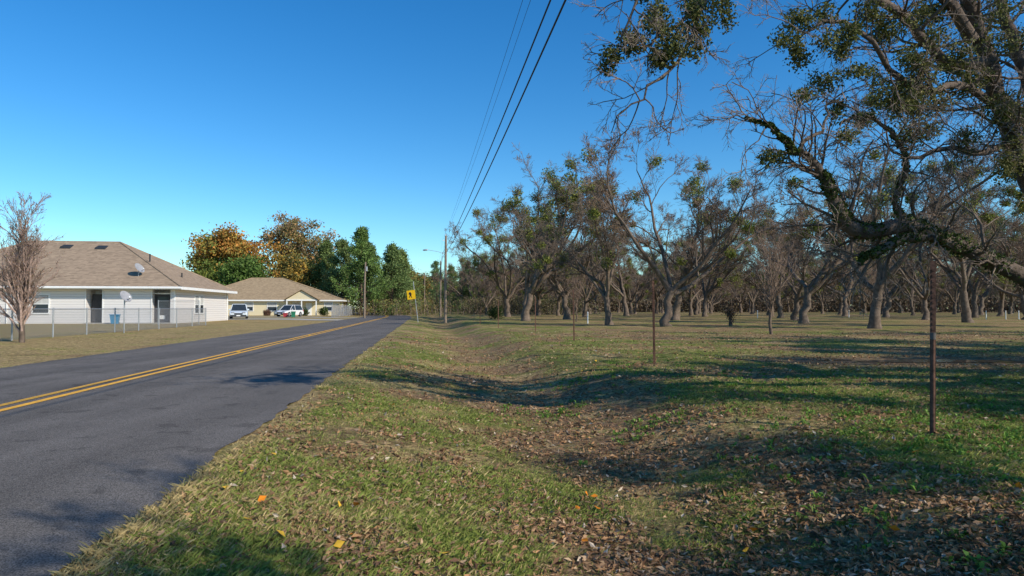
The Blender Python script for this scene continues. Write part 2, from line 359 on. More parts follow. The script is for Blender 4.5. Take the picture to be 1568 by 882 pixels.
def sapling(seed,H,R,col,n=34,leaf=0,name='young_tree',t0=.25,ang=.65,r0=.085):
    global rng
    rng=np.random.default_rng(seed); mb=MB(); z=np.linspace(-.05,H*.8,8)
    Pt=np.stack([.04*rng.normal(size=8)*(z>.1),.04*rng.normal(size=8)*(z>.1),z],1)[None]; Rr=np.linspace(r0,.02,8)[None]
    mb.tubes(Pt,Rr,7,BK)
    P1,R1=kids(Pt,Rr,n,t0,1.,ang,R,7,.1,.06,.5,.012,absl=True,tl=.5); mb.tubes(P1,R1,4,col)
    P2,R2=kids(P1,R1,7,.2,1.,.5,.5,5,.12,.06,.6,.007); mb.tubes(P2,R2,3,col)
    P3,R3=kids(P2,R2,5,.2,1.,.5,.6,4,.12,.04,.6,.0055); mb.tubes(P3,R3,3,col)
    if leaf:
        pts=P3.reshape(-1,3); k=rng.choice(len(pts),leaf); pal=np.array([[.30,.15,.09],[.25,.18,.09],[.16,.15,.06]])
        mb.cards(pts[k],.05,pal[rng.integers(0,3,leaf)],1)
    return mb.mesh(name,[M_bark,M_leaf])
sp=sapling(5,5.2,2.6,TW2)
link('young_tree',sp,None,(12.9,34,0)); link('young_tree',sp,None,(25.3,48,0),2.,.95); link('young_tree',sp,None,(6.2,66,0),4.,.9)
link('young_tree',sapling(8,5.6,2.0,(.40,.29,.24),90,3800,t0=.06,ang=.5,r0=.11),None,(-17.2,24,.1),0,(.92,.92,.97))
mb=MB(); Pt=np.array([[[0,0,-.1],[.02,0,.4],[0,.05,.8],[.1,.0,1.1]]],float); mb.tubes(Pt,np.array([[.16,.12,.10,.08]]),7,BK)
P1,R1=kids(Pt,np.array([[.16,.12,.10,.08]]),24,.2,1.,.9,.8,5,.3,0,.4,.01,absl=True); mb.tubes(P1,R1,3,TW); mb.cards(P1.reshape(-1,3)[rng.choice(120,900)]+rng.normal(size=(900,3))*.12,.10,np.array([[.13,.08,.045]]*900),1)
o=mb.obj('bush',[M_bark,M_leaf]); o.location=(16.3,51,0)

rng=np.random.default_rng(42)
def spine(pts,r,N=14):
    pts=np.array(pts,float); n=len(pts); q=np.concatenate([[2*pts[0]-pts[1]],pts,[2*pts[-1]-pts[-2]]])
    tt=np.linspace(0,n-1-1e-6,N); i=tt.astype(int); w=(tt-i)[:,None]
    p0,p1,p2,p3=q[i],q[i+1],q[i+2],q[i+3]
    c=.5*((2*p1)+(-p0+p2)*w+(2*p0-5*p1+4*p2-p3)*w*w+(-p0+3*p1-3*p2+p3)*w**3)
    c=c+rng.normal(size=c.shape)*np.interp(tt,[0,n-1],[.01,.03])[:,None]
    return c,np.interp(tt,np.linspace(0,n-1,len(r)),r)*.88
def big():
    mb=MB(); B0=np.array([10.9,10.9,-.15]); BB=(.135,.105,.085)
    trunk=spine([B0,B0+[-.1,0,.6],B0+[-.35,-.1,1.6],B0+[-.7,-.2,2.6],B0+[-1.2,-.3,3.2]],[.62,.46,.42,.38,.30])
    mb.tubes(trunk[0][None],trunk[1][None],14,BB)
    L=[]
    L.append(spine([B0+[-.35,-.1,1.4],P(1650,452,10.3),P(1568,424,10.1),P(1510,395,9.9),P(1440,365,9.8),P(1395,345,9.6),P(1335,354,9.5),P(1292,338,9.4),P(1275,293,9.3),P(1250,255,9.2),P(1222,235,9.1),P(1190,205,9.0),P(1150,178,8.9)],[.2,.16,.14,.13,.12,.125,.12,.11,.08,.065,.05,.035,.02],34))
    L.append(spine([B0+[-1.1,-.3,3.1],P(1600,300,10.3),P(1560,235,10.2),P(1535,170,10.1),P(1512,90,10),P(1485,20,9.9),P(1450,-60,9.7),P(1400,-160,9.5)],[.26,.18,.15,.135,.125,.11,.09,.05],22))
    L.append(spine([P(1600,300,10.3),P(1590,180,10.2),P(1565,100,10.1),P(1540,30,10.2),P(1515,-40,10.4),P(1490,-140,10.8)],[.17,.13,.10,.085,.07,.05],16))
    L.append(spine([P(1512,95,10),P(1450,98,9.8),P(1415,60,9.6),P(1370,15,9.4),P(1310,-15,9.2),P(1230,-40,9.0),P(1140,-30,8.8),P(1080,0,8.6),P(1030,45,8.5),P(975,75,8.4)],[.11,.09,.08,.07,.06,.05,.04,.035,.025,.015],26))
    L.append(spine([P(1395,348,9.6),P(1370,305,9.5),P(1388,262,9.4),P(1378,215,9.3),P(1335,185,9.2),P(1290,185,9.1)],[.06,.05,.045,.035,.025,.012],16))
    L.append(spine([P(1480,385,9.85),P(1430,362,9.7),P(1380,368,9.4),P(1335,385,9.2),P(1318,405,9.1)],[.09,.08,.07,.055,.03],12))
    L.append(spine([P(1490,60,9.95),P(1440,-10,9.6),P(1380,-70,9.2),P(1300,-120,8.6),P(1180,-130,8.2),P(1060,-80,7.9),P(990,-20,7.8),P(950,60,7.8)],[.1,.09,.07,.06,.05,.03,.02,.012],20))
    L.append(spine([P(1530,165,10.1),P(1470,130,9.8),P(1420,140,9.5),P(1370,110,9.3),P(1330,60,9.1),P(1270,30,9.0),P(1225,50,8.9)],[.07,.06,.05,.045,.035,.03,.015],18))
    L.append(spine([P(1550,215,10.2),P(1500,235,9.9),P(1450,225,9.7),P(1410,240,9.5),P(1350,225,9.4)],[.06,.05,.04,.03,.012],14))
    L.append(spine([P(1225,238,9.1),P(1235,215,9.2),P(1262,190,9.3),P(1270,150,9.4)],[.04,.03,.02,.01],10))
    L.append(spine([P(1080,0,8.6),P(1050,70,8.5),P(1015,120,8.4),P(975,150,8.4),P(950,185,8.4)],[.03,.025,.02,.014,.008],12))
    nv=len(L)
    for dz,dx,dy in ((9,1.5,1),(8.5,4.5,-1.5),(8,3.5,3),(7,-1.5,3.5),(8.5,-.5,-3.5),(5,5,0),(7.5,-2.5,-1)):
        L.append(spine([B0+[-.9,-.2,2.8],B0+[-.6+dx*.3,dy*.3,dz*.5],B0+[dx*.8,dy*.7,dz*.8],B0+[dx*1.2,dy*1.2,dz]],[.20,.13,.09,.04],14))
    for p,r in L: mb.tubes(p[None],r[None],9,BB)
    for k,(p,r) in enumerate(L):
        vis=k<nv; ln=np.linalg.norm(np.diff(p,axis=0),axis=1).sum()
        n=max(2,int(ln*(4.2 if vis else 1.6))); t0=.22 if k==0 else .12
        A,RA=kids(p[None],r[None],n,t0,1.,.95,1.2 if vis else 1.9,8,.20,.012,.36,.010,absl=True,tl=.35,rmax=.028 if vis else .05)
        mb.tubes(A,RA,5,BB)
        B,RB=kids(A,RA,5,.15,1.,.75,.58,6,.22,.0,.55,.006); mb.tubes(B,RB,4,TW)
        C,RC_=kids(B,RB,4,.15,1.,.7,.65,5,.20,-.01,.6,.004); mb.tubes(C,RC_,3,TW)
        Dd,RD=kids(C,RC_,3 if vis else 1,.2,1.,.65,.75,4,.18,-.02,.7,.0028); mb.tubes(Dd,RD,3,(.34,.28,.24))
    pal=np.array([[.15,.165,.045],[.085,.105,.032],[.21,.20,.07]])
    def mis(u,v,Y,rp,n):
        for q in range(3):
            c=P(u+rng.normal()*rp*.55,v+rng.normal()*rp*.55,Y+rng.normal()*.12); clump(mb,c,rp*.85*Y/F,int(n*.62),.046,pal,1)
    for u,v,Y,rp,n in ((948,98,8.4,20,350),(975,75,8.4,30,750),(1010,90,8.5,24,500),(1045,60,8.5,34,800),(1080,25,8.6,30,650),(1060,10,8.5,22,350),(1100,8,8.6,22,300),(1000,30,8.3,18,250),(990,5,8.3,18,200),
        (1228,60,8.9,28,600),(1250,30,9,26,500),(1215,80,8.9,16,200),(1290,50,9,22,350),(1380,120,9.3,36,850),(1360,60,9.2,28,500),(1410,160,9.5,36,800),(1385,195,9.4,28,500),(1345,150,9.2,22,300),
        (1440,30,9.7,28,480),(1500,70,9.9,32,550),(1520,150,9.9,38,900),(1545,200,9.9,34,700),(1490,120,9.9,28,450),(1310,110,9.2,20,240),(1260,120,9.3,22,320),(1275,175,9.3,18,220),(1190,240,9.1,20,280),(1335,15,9.2,28,480),(1555,60,10,28,450),(1550,255,10,24,350),(1400,20,9.5,27,400),(1470,200,9.8,24,320),(1440,170,9.6,24,380),(1295,80,9.1,20,260),(1530,20,10,26,350),(1460,90,9.7,24,320),(1420,100,9.6,26,420),(1300,200,9.3,18,220),(1240,150,9.2,18,220)):
        mis(u,v,Y,rp,n)
    for k,n,off in ((0,9000,.6),(5,2500,.6),(1,1200,.5),(4,900,.5)):
        p,r=L[k]; f=rng.uniform(0,len(p)-1.01,n); keep=fbm(f*.9+k*7,f*0+2,2)>.36; f=f[keep]; n=len(f)
        i=f.astype(int); w=(f-i)[:,None]; c=p[i]*(1-w)+p[i+1]*w; rr=(r[i]*(1-w[:,0])+r[i+1]*w[:,0])[:,None]
        d=rng.normal(size=(n,3)); d[:,2]=d[:,2]*.8+.35; d=norm(d)
        mb.cards(c+d*rr*rng.uniform(.95,1.45,(n,1)),rng.uniform(.03,.07,n),np.array([.055,.08,.018])*rng.uniform(.4,1.8,(n,1)),1)
    mb.obj('overhanging_pecan_tree',[M_bark,M_leaf])
big()

def broad(name,seed,loc,H,Rw,pal,n=9000,size=.34,base=.22,dens=1.,sig=.95,gain=1.7):
    global rng
    rng=np.random.default_rng(seed); mb=MB(); z=np.linspace(-.1,H*.68,8)
    Pt=np.stack([.15*rng.normal(size=8)*(z>.2),.15*rng.normal(size=8)*(z>.2),z],1)[None]; R=np.linspace(H*.022,H*.007,8)[None]
    mb.tubes(Pt,R,8,BK)
    P1,R1=kids(Pt,R,30,base,1.,1.15,Rw*.95,9,.10,.035,.5,.06,absl=True,tl=.28,lo=.8,hi=1.1); mb.tubes(P1,R1,5,BK)
    P2,R2=kids(P1,R1,6,.25,1.,.8,.42,6,.18,.02,.6,.04); mb.tubes(P2,R2,4,TW)
    P3,R3=kids(P2,R2,4,.3,1.,.7,.5,4,.2,.03,.6,.025); mb.tubes(P3,R3,3,TW)
    tips=np.concatenate([P3[:,-1],P2[:,-1],P3[:,-2]]); keep=rng.random(len(tips))<dens; tips=tips[keep]
    k=rng.integers(0,len(tips),n); pos=tips[k]+rng.normal(size=(n,3))*[sig,sig,sig*.6]; pos[:,2]=np.maximum(pos[:,2],.2)
    ph=fbm(tips[:,0]*.3+seed,tips[:,2]*.3+tips[:,1]*.2,3); pi=np.clip((ph-.25)*2*len(pal)+rng.normal(size=len(tips))*.6,0,len(pal)-1).astype(int)
    c=np.array(pal)[pi][k]*gain*rng.uniform(.65,1.3,(n,1))*rng.uniform(.75,1.2,(len(tips),1))[k]
    mb.cards(pos,rng.uniform(.6,1.3,n)*size*1.2,c,1,asp=.8)
    o=mb.obj(name,[M_bark,M_leaf]); o.location=(*loc,0); return o
def pine(name,seed,loc,H,Rw,n=9000,col=(.055,.085,.022),base=.08):
    global rng
    rng=np.random.default_rng(seed); mb=MB(); z=np.linspace(-.1,H,10)
    Pt=np.stack([.08*rng.normal(size=10)*(z>.2),.08*rng.normal(size=10)*(z>.2),z],1)[None]; R=np.linspace(H*.017,.03,10)[None]
    mb.tubes(Pt,R,8,(.15,.10,.07))
    P1,R1=kids(Pt,R,80,base,1.,1.25,Rw*1.2,7,.08,.035,.4,.03,absl=True,tl=.9,lo=.55,hi=1.3); mb.tubes(P1,R1,4,BK)
    P2,R2=kids(P1,R1,5,.2,1.,.7,.4,4,.12,.05,.6,.02); mb.tubes(P2,R2,3,BK)
    tips=np.concatenate([P2[:,-1],P2[:,-2],P1[:,-1],P1[:,-3],P1[:,-2]])
    n=int(n*1.35); k=rng.integers(0,len(tips),n); pos=tips[k]+rng.normal(size=(n,3))*.32
    c=np.array(col)*2.5*rng.uniform(.55,1.5,(n,1))*rng.uniform(.55,1.5,(len(tips),1))[k]
    mb.cards(pos,rng.uniform(.6,1.3,n)*.42,c,1,asp=.4)
    o=mb.obj(name,[M_bark,M_leaf]); o.location=(*loc,0); return o
OR=[(.08,.11,.025),(.14,.13,.03),(.25,.15,.03),(.28,.125,.03),(.20,.14,.035)]
BRN=[(.22,.14,.07),(.17,.12,.06),(.12,.11,.04),(.25,.15,.06)]
YG=[(.14,.14,.03),(.20,.15,.04),(.08,.10,.03),(.22,.13,.04)]
broad('autumn_oak_tree',1,(-58,140),18.5,10.5,OR,24000,.40,base=.12,gain=1.9)
broad('autumn_oak_tree',2,(-47,150),25.5,9.8,BRN,11000,.36,dens=.8,base=.3,sig=.8,gain=1.9)
broad('autumn_oak_tree',21,(-43,138),13,8,[(.24,.15,.03),(.18,.13,.03),(.10,.10,.03),(.26,.13,.03)],17000,.38,base=.08,gain=1.9)
broad('oak_tree',3,(-50,126),11.5,5,[(.07,.12,.025),(.09,.14,.03)],12000,.36,base=.08,gain=1.5)
broad('oak_tree',31,(-56,128),9.5,4.5,[(.09,.12,.02),(.12,.13,.025)],9000,.36,base=.08,gain=1.5)
pine('pine_tree',4,(-27,122),15.3,5,12000); pine('pine_tree',5,(-32,128),13.6,5,11000,(.07,.09,.03)); pine('pine_tree',6,(-22.5,128),12.5,4.4,10000,(.065,.09,.03))
pine('pine_tree',7,(-36.5,134),14,4.5,10000,(.055,.075,.022)); pine('pine_tree',41,(-23,142),13,4.4,9000,(.08,.10,.03)); pine('pine_tree',42,(-29,136),15.5,4.5,10000,(.06,.08,.025))
broad('oak_tree',8,(-25,150),10,5,YG,9000,.34,base=.05); broad('oak_tree',9,(-25,170),11,5,YG,9000,.34,base=.05); broad('oak_tree',10,(-30,185),15,6,YG,9000,.36,base=.05)
broad('oak_tree',12,(-31,215),13,6,BRN,8000,.4,base=.05)
broad('oak_tree',13,(-70,122),8.5,6,BRN,5000,.34,base=.1,dens=.5)
pine('pine_tree',14,(-20,225),15,5,7000,(.06,.085,.03)); pine('pine_tree',15,(-14,215),13,5,7000,(.05,.08,.025)); pine('pine_tree',16,(-26,235),17,5,6000,(.06,.085,.03))
pine('pine_tree',17,(-10,170),11,4,6000,(.06,.085,.028)); pine('pine_tree',18,(-13,190),14,4,6000,(.05,.08,.028))
rng=np.random.default_rng(77)
def treeline(name,pts,n,h,col,sz=.9,tr=.10):
    mb=MB(); pts=np.array(pts,float); seg=rng.integers(0,len(pts)-1,n); w=rng.random((n,1)); p=pts[seg]*(1-w)+pts[seg+1]*w
    p=p+rng.normal(size=(n,2))*4; hh=h*(.45+.9*fbm(p[:,0]*.09,p[:,1]*.09,4)); z=rng.random(n)**.8*hh
    c=np.array(col)[rng.integers(0,len(col),n)]*1.25*rng.uniform(.6,1.3,(n,1)); mb.cards(np.column_stack([p,z]),rng.uniform(.6,1.4,n)*sz,c,1)
    k=500; i=rng.integers(0,n,k); q=p[i]; Pt=np.stack([np.column_stack([q,np.zeros(k)]),np.column_stack([q+rng.normal(size=(k,2))*.3,hh[i]*.5]),np.column_stack([q+rng.normal(size=(k,2))*.7,hh[i]*1.05])],1)
    mb.tubes(Pt,np.tile([tr,tr*.7,tr*.2],(k,1)),4,TW)
    mb.obj(name,[M_bark,M_leaf])
treeline('distant_tree_line',[(-40,300),(60,300),(160,290),(260,260),(360,210)],60000,15,[(.11,.08,.06),(.09,.075,.045),(.13,.095,.065),(.07,.075,.035)],1.3,.15)
treeline('distant_tree_line',[(-20,240),(60,235),(140,225),(240,190)],26000,5.5,[(.13,.095,.065),(.11,.09,.05),(.15,.11,.07)],.8,.1)
treeline('distant_tree_line',[(-60,175),(-110,180),(-170,190),(-260,200)],14000,7,[(.10,.11,.04),(.15,.12,.06),(.18,.12,.06)],.8)
treeline('distant_tree_line',[(-50,260),(-20,270),(10,260)],9000,12,[(.06,.09,.03),(.10,.10,.04),(.07,.10,.03)],.8)
treeline('roadside_brush',[(-22,118),(-24,150),(-33,200)],9000,3.2,[(.14,.14,.035),(.20,.15,.055),(.09,.11,.03)],.35,.03)
treeline('roadside_brush',[(-8,150),(2,145),(12,150)],9000,4.,[(.15,.12,.06),(.10,.10,.035)],.35,.03)

# ---------- hard objects ----------
M_wood=mat('weathered_wood',(.24,.185,.135),.9,noise=(8,.3)); M_steel=mat('galvanised_steel',(.45,.46,.47),.45,.7,noise=(10,.15))
M_rust=mat('rusted_steel',(.125,.066,.047),.85,.2,noise=(20,.45),bump=(60,.4,.004)); M_white=mat('white_paint',(.80,.80,.78),.5,noise=(3,.05))
M_black=mat('black_rubber',(.02,.02,.02),.7); M_glass=mat('dark_glass',(.03,.04,.05),.15,noise=(2,.2),spec=.4)
M_wire=mat('cable',(.02,.02,.022),.6); M_dark=mat('dark_door',(.05,.045,.045),.5)
def tube_obj(name,lines,k,m,parent=None):
    mb=MB()
    for p,r in lines:
        p=np.array(p,float); r=np.array(r,float)*np.ones(len(p)); mb.tubes(p[None],r[None],k,(.5,.5,.5),cvar=0)
        q=mb.V[-1]
        for o in (q[:k],q[-k:]): mb.add(o,[list(range(k))],(.5,.5,.5))
    return mb.obj(name,[m],parent=parent)
def box(name,x0,x1,y0,y1,z0,z1,m,parent=None,bev=0):
    v=[(x,y,z) for x in (x0,x1) for y in (y0,y1) for z in (z0,z1)]
    me=bpy.data.meshes.new(name); me.from_pydata(v,[],[(0,1,3,2),(4,6,7,5),(0,4,5,1),(2,3,7,6),(0,2,6,4),(1,5,7,3)]); me.materials.append(m)
    o=link(name,me,parent)
    if bev:
        b=o.modifiers.new('b','BEVEL'); b.width=bev; b.segments=3
    return o
def poly(name,v,f,m,parent=None):
    me=bpy.data.meshes.new(name); me.from_pydata([tuple(q) for q in v],[],f); me.materials.append(m); return link(name,me,parent)
for s_ in (8.5,21,33.5,46):
    x,y=W(s_,RC); q=empty('road_reflector',(x,y,.012),th)
    poly('body',[(-.05,-.05,0),(.05,-.05,0),(.05,.05,0),(-.05,.05,0),(-.04,-.02,.018),(.04,-.02,.018),(.04,.02,.018),(-.04,.02,.018)],[(0,1,5,4),(1,2,6,5),(2,3,7,6),(3,0,4,7),(4,5,6,7)],M_yel,q)
for u,vb,vt in ((1428,665,400),(1002,558,430),(879,522,443),(820,508,455),(763,502,460),(735,497,462)):
    Yd=CAMH*F/(vb-472); x,_,z=P(u,vb,Yd); h=P(u,vt,Yd)[2]
    g=zt(x,Yd)-.15
    q=empty('fence_post',(x,Yd,0),rng.uniform(-.5,.5)); q.rotation_euler[1]=rng.normal()*.012
    w=.026
    box('flange',-w,w,-.004,.004,g,h,M_rust,q); box('web',-.004,.004,.0042,.04,g,h-.004,M_rust,q)
    for kk in range(int((h-.3)/.055)):
        zz=.25+kk*.055; box('stud_%d'%kk,-.010,.010,-.012,-.0042,zz,zz+.022,M_rust,q)
    if u==1428:
        tube_obj('pipe_sleeve',[([(0,.0,g),(0,.0,1.02)],.022)],12,M_rust,q); tube_obj('collar',[([(0,0,.98),(0,0,1.05)],.027)],12,mat('grey_collar',(.10,.09,.085),.7),q)
def sagline(a,b,sag,n=40):
    a=np.array(a,float);b=np.array(b,float); t=np.linspace(0,1,n)[:,None]; p=a*(1-t)+b*t; p[:,2]-=(4*sag*t*(1-t))[:,0]; return p
def upole(s,t,H,lamp=False,off=0):
    x,y=W(s,t); q=empty('utility_pole',(x,y,0),th)
    tube_obj('pole',[([(0,0,-.3),(0,0,H*.5),(.03,0,H)],[.16,.14,.11])],12,M_wood,q)
    tube_obj('insulator_1',[([(0,0,H),(0,0,H+.22)],[.03,.05])],8,M_white,q); tube_obj('insulator_2',[([(-.12,0,H-.5),(-.3,0,H-.45)],[.03,.05])],8,M_white,q)
    tube_obj('cable_bracket',[([(-.1,0,H-2.25),(-.4,0,H-2.25)],.03)],6,M_steel,q); tube_obj('cable_bracket_2',[([(-.1,0,H-1.8),(-.35,0,H-1.8)],.03)],6,M_steel,q)
    if lamp:
        tube_obj('lamp_arm',[([(0,-.1,H-2.0),(-.8,-.1,H-1.7),(-2.0,-.1,H-1.5)],[.025,.02,.02])],8,M_steel,q)
        tube_obj('lamp_head',[([(-1.9,-.1,H-1.5),(-2.05,-.1,H-1.52),(-2.35,-.1,H-1.55),(-2.45,-.1,H-1.56)],[.04,.09,.08,.03])],8,M_steel,q)
    return q
PO=[(-22,2.45,9.1),(74,2.25,9.1),(112,2.6,9.0),(150,0,9.0),(188,-5,9)]
for i,(s,t,H) in enumerate(PO): upole(s,t,H,i==1)
ln=[]
for a,b in zip(PO[:-1],PO[1:]):
    for dt,dz,sg,r in ((.05,.22,.9,.005),(-.34,-.45,.9,.005),(-.30,-2.2,1.1,.017),(-.33,-1.8,1.0,.016)):
        xa,ya=W(a[0],a[1]+dt); xb,yb=W(b[0],b[1]+dt); sc=1 if a[0]<0 else .35
        ln.append((sagline((xa,ya,a[2]+dz),(xb,yb,b[2]+dz),sg*sc,60),r))
tube_obj('power_lines',ln,5,M_wire)
x,y,_=P(558,487,90); q=empty('utility_pole',(x,y,0)); tube_obj('pole',[([(0,0,-.2),(.0,0,4),(.1,0,7.4)],[.14,.12,.1])],10,M_wood,q)
tube_obj('transformer_can',[([(.25,0,6.2),(.25,0,6.8)],.14)],10,M_steel,q)
M_ysign=mat('yellow_sign_face',(.85,.50,.01),.4,noise=(3,.05))
x,y,_=P(640,492,68); q=empty('traffic_sign',(x,y,0)); q.rotation_euler=(0,math.radians(-7),math.radians(-4))
tube_obj('post',[([(0,0,-.3),(0,0,4.0)],.032)],8,M_steel,q)
box('sign_plate',-.78,.06,-.05,-.038,2.25,3.15,M_ysign,q)
poly('symbol',[(-.55,-.053,2.95),(-.42,-.053,3.0),(-.3,-.053,2.8),(-.36,-.053,2.6),(-.28,-.053,2.4),(-.36,-.053,2.4),(-.44,-.053,2.6),(-.52,-.053,2.42),(-.6,-.053,2.45),(-.5,-.053,2.7),(-.62,-.053,2.8)],[tuple(range(11))],M_black,q)
for u,v,Yd in ((900,496,58),(1160,487,88),(1485,484,80),(1510,484,80),(1540,484,80),(1560,484,80),(1300,486,95),(1228,487,90)):
    x=P(u,v,Yd)[0]; q=empty('marker_stake',(x,Yd,0)); tube_obj('stake',[([(0,0,-.1),(0,0,.95)],.05)],8,M_white,q); tube_obj('cap',[([(0,0,.95),(0,0,1.02)],[.06,.03])],8,M_white,q)

def siding(name,col):
    m=bpy.data.materials.new(name); m.use_nodes=True; N=m.node_tree.nodes; L=m.node_tree.links; b=N['Principled BSDF']; b.inputs['Roughness'].default_value=.6
    tc=N.new('ShaderNodeTexCoord'); w=N.new('ShaderNodeTexWave'); w.bands_direction='Z'; w.wave_profile='SAW'; w.inputs['Scale'].default_value=1.6
    L.new(tc.outputs['Object'],w.inputs['Vector']); r=N.new('ShaderNodeMapRange'); L.new(w.outputs['Fac'],r.inputs[0]); r.inputs[1].default_value=.0;r.inputs[2].default_value=.3;r.inputs[3].default_value=.7;r.inputs[4].default_value=1
    s=N.new('ShaderNodeVectorMath'); s.operation='SCALE'; s.inputs[0].default_value=col; L.new(r.outputs[0],s.inputs['Scale']); L.new(s.outputs[0],b.inputs['Base Color'])
    bp=N.new('ShaderNodeBump'); bp.inputs['Distance'].default_value=.02; L.new(w.outputs['Fac'],bp.inputs['Height']); L.new(bp.outputs[0],b.inputs['Normal']); return m
def shingle(name,col):
    m=bpy.data.materials.new(name); m.use_nodes=True; N=m.node_tree.nodes; L=m.node_tree.links; b=N['Principled BSDF']; b.inputs['Roughness'].default_value=.95; b.inputs['Specular IOR Level'].default_value=.1
    tc=N.new('ShaderNodeTexCoord'); mp=N.new('ShaderNodeMapping'); mp.inputs['Scale'].default_value=(1,1,2); L.new(tc.outputs['Object'],mp.inputs[0])
    v=N.new('ShaderNodeTexVoronoi'); v.inputs['Scale'].default_value=3.5; v.distance='CHEBYCHEV'; L.new(mp.outputs[0],v.inputs['Vector']); se=N.new('ShaderNodeSeparateColor'); L.new(v.outputs['Color'],se.inputs[0])
    w=N.new('ShaderNodeTexWave'); w.bands_direction='Z'; w.wave_profile='SAW'; w.inputs['Scale'].default_value=2.2; L.new(tc.outputs['Object'],w.inputs['Vector'])
    a=N.new('ShaderNodeMapRange'); L.new(se.outputs[0],a.inputs[0]); a.inputs[3].default_value=.80; a.inputs[4].default_value=1.14
    a2=N.new('ShaderNodeMapRange'); L.new(w.outputs['Fac'],a2.inputs[0]); a2.inputs[2].default_value=.3; a2.inputs[3].default_value=.72; a2.inputs[4].default_value=1
    mu=N.new('ShaderNodeMath'); mu.operation='MULTIPLY'; L.new(a.outputs[0],mu.inputs[0]); L.new(a2.outputs[0],mu.inputs[1])
    s=N.new('ShaderNodeVectorMath'); s.operation='SCALE'; s.inputs[0].default_value=col; L.new(mu.outputs[0],s.inputs['Scale']); L.new(s.outputs[0],b.inputs['Base Color']); return m
M_sid=siding('grey_vinyl_siding',(.78,.75,.73)); M_sid2=siding('cream_siding',(.76,.66,.44))
M_shi=shingle('brown_shingles',(.33,.245,.17)); M_shi2=shingle('tan_shingles',(.34,.25,.155)); M_vent=mat('roof_vent',(.03,.035,.04),.6)
def hip(name,x0,x1,y0,y1,rx0,rx1,z0,z1,m,par):
    ym=(y0+y1)/2
    v=[(x0,y0,z0),(x1,y0,z0),(x1,y1,z0),(x0,y1,z0),(rx0,ym,z1),(rx1,ym,z1),(x0,y0,z0-.02),(x1,y0,z0-.02),(x1,y1,z0-.02),(x0,y1,z0-.02)]
    poly(name,v,[(0,1,5,4),(1,2,5),(2,3,4,5),(3,0,4),(9,8,7,6)],m,par)
    t=.03
    box('fascia_front',x0,x1,y0-t,y0-.001,z0-.2,z0+.012,M_white,par); box('fascia_right',x1+.001,x1+t,y0-t,y1+t,z0-.2,z0+.012,M_white,par); box('fascia_left',x0-t,x0-.001,y0-t,y1+t,z0-.2,z0+.012,M_white,par); box('fascia_back',x0,x1,y1+.001,y1+t,z0-.2,z0+.012,M_white,par)
    box('soffit',x0+.02,x1-.02,y0+.02,y1-.02,z0-.19,z0-.16,M_white,par)
    mb=MB(); 
    cn=[(x0,y0,z0),(x1,y0,z0),(x1,y1,z0),(x0,y1,z0)]; rg=[(rx0,ym,z1),(rx1,ym,z1),(rx1,ym,z1),(rx0,ym,z1)]
    for a_,b_ in list(zip(cn,rg))+[((rx0,ym,z1),(rx1,ym,z1))]: mb.tubes(np.array([[a_,b_]],float),np.full((1,2),.07),6,(.5,.5,.5),cvar=0)
    mb.obj('ridge_cap',[m],parent=par)
M_blind=mat('window_blind',(.5,.5,.48),.7)
def window(n,x,w,z0,z1,par,side='y',y=0,glass=None):
    g=glass or M_glass
    def bx(nm,a0,a1,d0,d1,c0,c1,m):
        if side=='y': box(nm,a0,a1,y-d1,y-d0,c0,c1,m,par)
        else: box(nm,y+d0,y+d1,a0,a1,c0,c1,m,par)
    bx(n+'_glass',x,x+w,.005,.02,z0,z1,g)
    bx(n+'_top',x-.1,x+w+.1,.003,.05,z1,z1+.1,M_white); bx(n+'_sill',x-.1,x+w+.1,.003,.07,z0-.1,z0,M_white)
    bx(n+'_jamb_l',x-.1,x,.003,.05,z0,z1,M_white); bx(n+'_jamb_r',x+w,x+w+.1,.003,.05,z0,z1,M_white)
    bx(n+'_rail',x,x+w,.022,.04,(z0+z1)/2-.025,(z0+z1)/2+.025,M_white)
    bx(n+'_blind',x+.02,x+w-.02,.0205,.0215,(z0+z1)/2+.03,z1-.02,M_blind)
x,y=W(55.9,-19.2); H1=empty('house',(x,y,0),th); zg=.05
box('wall_left',-21,-6.45,0,14.5,zg,2.84,M_sid,H1); box('wall_patio',-6.449,-.001,1.5,14.498,zg,2.84,M_sid,H1)
box('patio_pier',-.35,0,0,1.499,zg,2.84,M_sid,H1)
box('patio_wall',-5.2,-1.75,.02,1.499,zg,2.84,M_sid,H1); box('patio_slab',-6.4,-.4,-.6,1.49,zg,.18,mat('concrete',(.4,.38,.35),.9),H1)
box('patio_door',-1.65,-.55,.55,.6,.2,2.4,M_dark,H1); box('door_panel_upper',-1.5,-.7,.53,.549,1.3,2.2,M_glass,H1); box('door_kickplate',-1.35,-.9,.53,.549,.45,.75,M_white,H1)
box('door_frame_top',-1.75,-.35,.5,.6,2.401,2.5,M_white,H1)
box('storage_door',-6.3,-5.3,.65,.7,.2,2.4,M_dark,H1); box('door_post',-5.29,-5.21,-.02,.08,.05,2.75,M_white,H1); box('door_post_2',-6.53,-6.46,-.03,-.003,.05,2.75,M_white,H1); box('door_post_3',-1.75,-1.67,-.03,.015,.05,2.75,M_white,H1)
window('window_1',-10.2,1.1,.95,2.3,H1); window('window_2',-14.5,1.6,.95,2.3,H1)
window('window_4',4.6,.9,.9,2.3,H1,'x',0); window('window_5',5.9,.9,.9,2.3,H1,'x',0)
hip('roof',-21.6,.65,-.65,15.15,-14.2,-7.1,2.95,7.05,M_shi,H1)
box('corner_trim_1',-.09,.015,-.015,-.001,zg,2.75,M_white,H1); box('corner_trim_2',.003,.017,-.0,.09,zg,2.75,M_white,H1)
box('gutter_front',-21.6,.7,-.80,-.682,2.80,2.94,M_white,H1,.02)
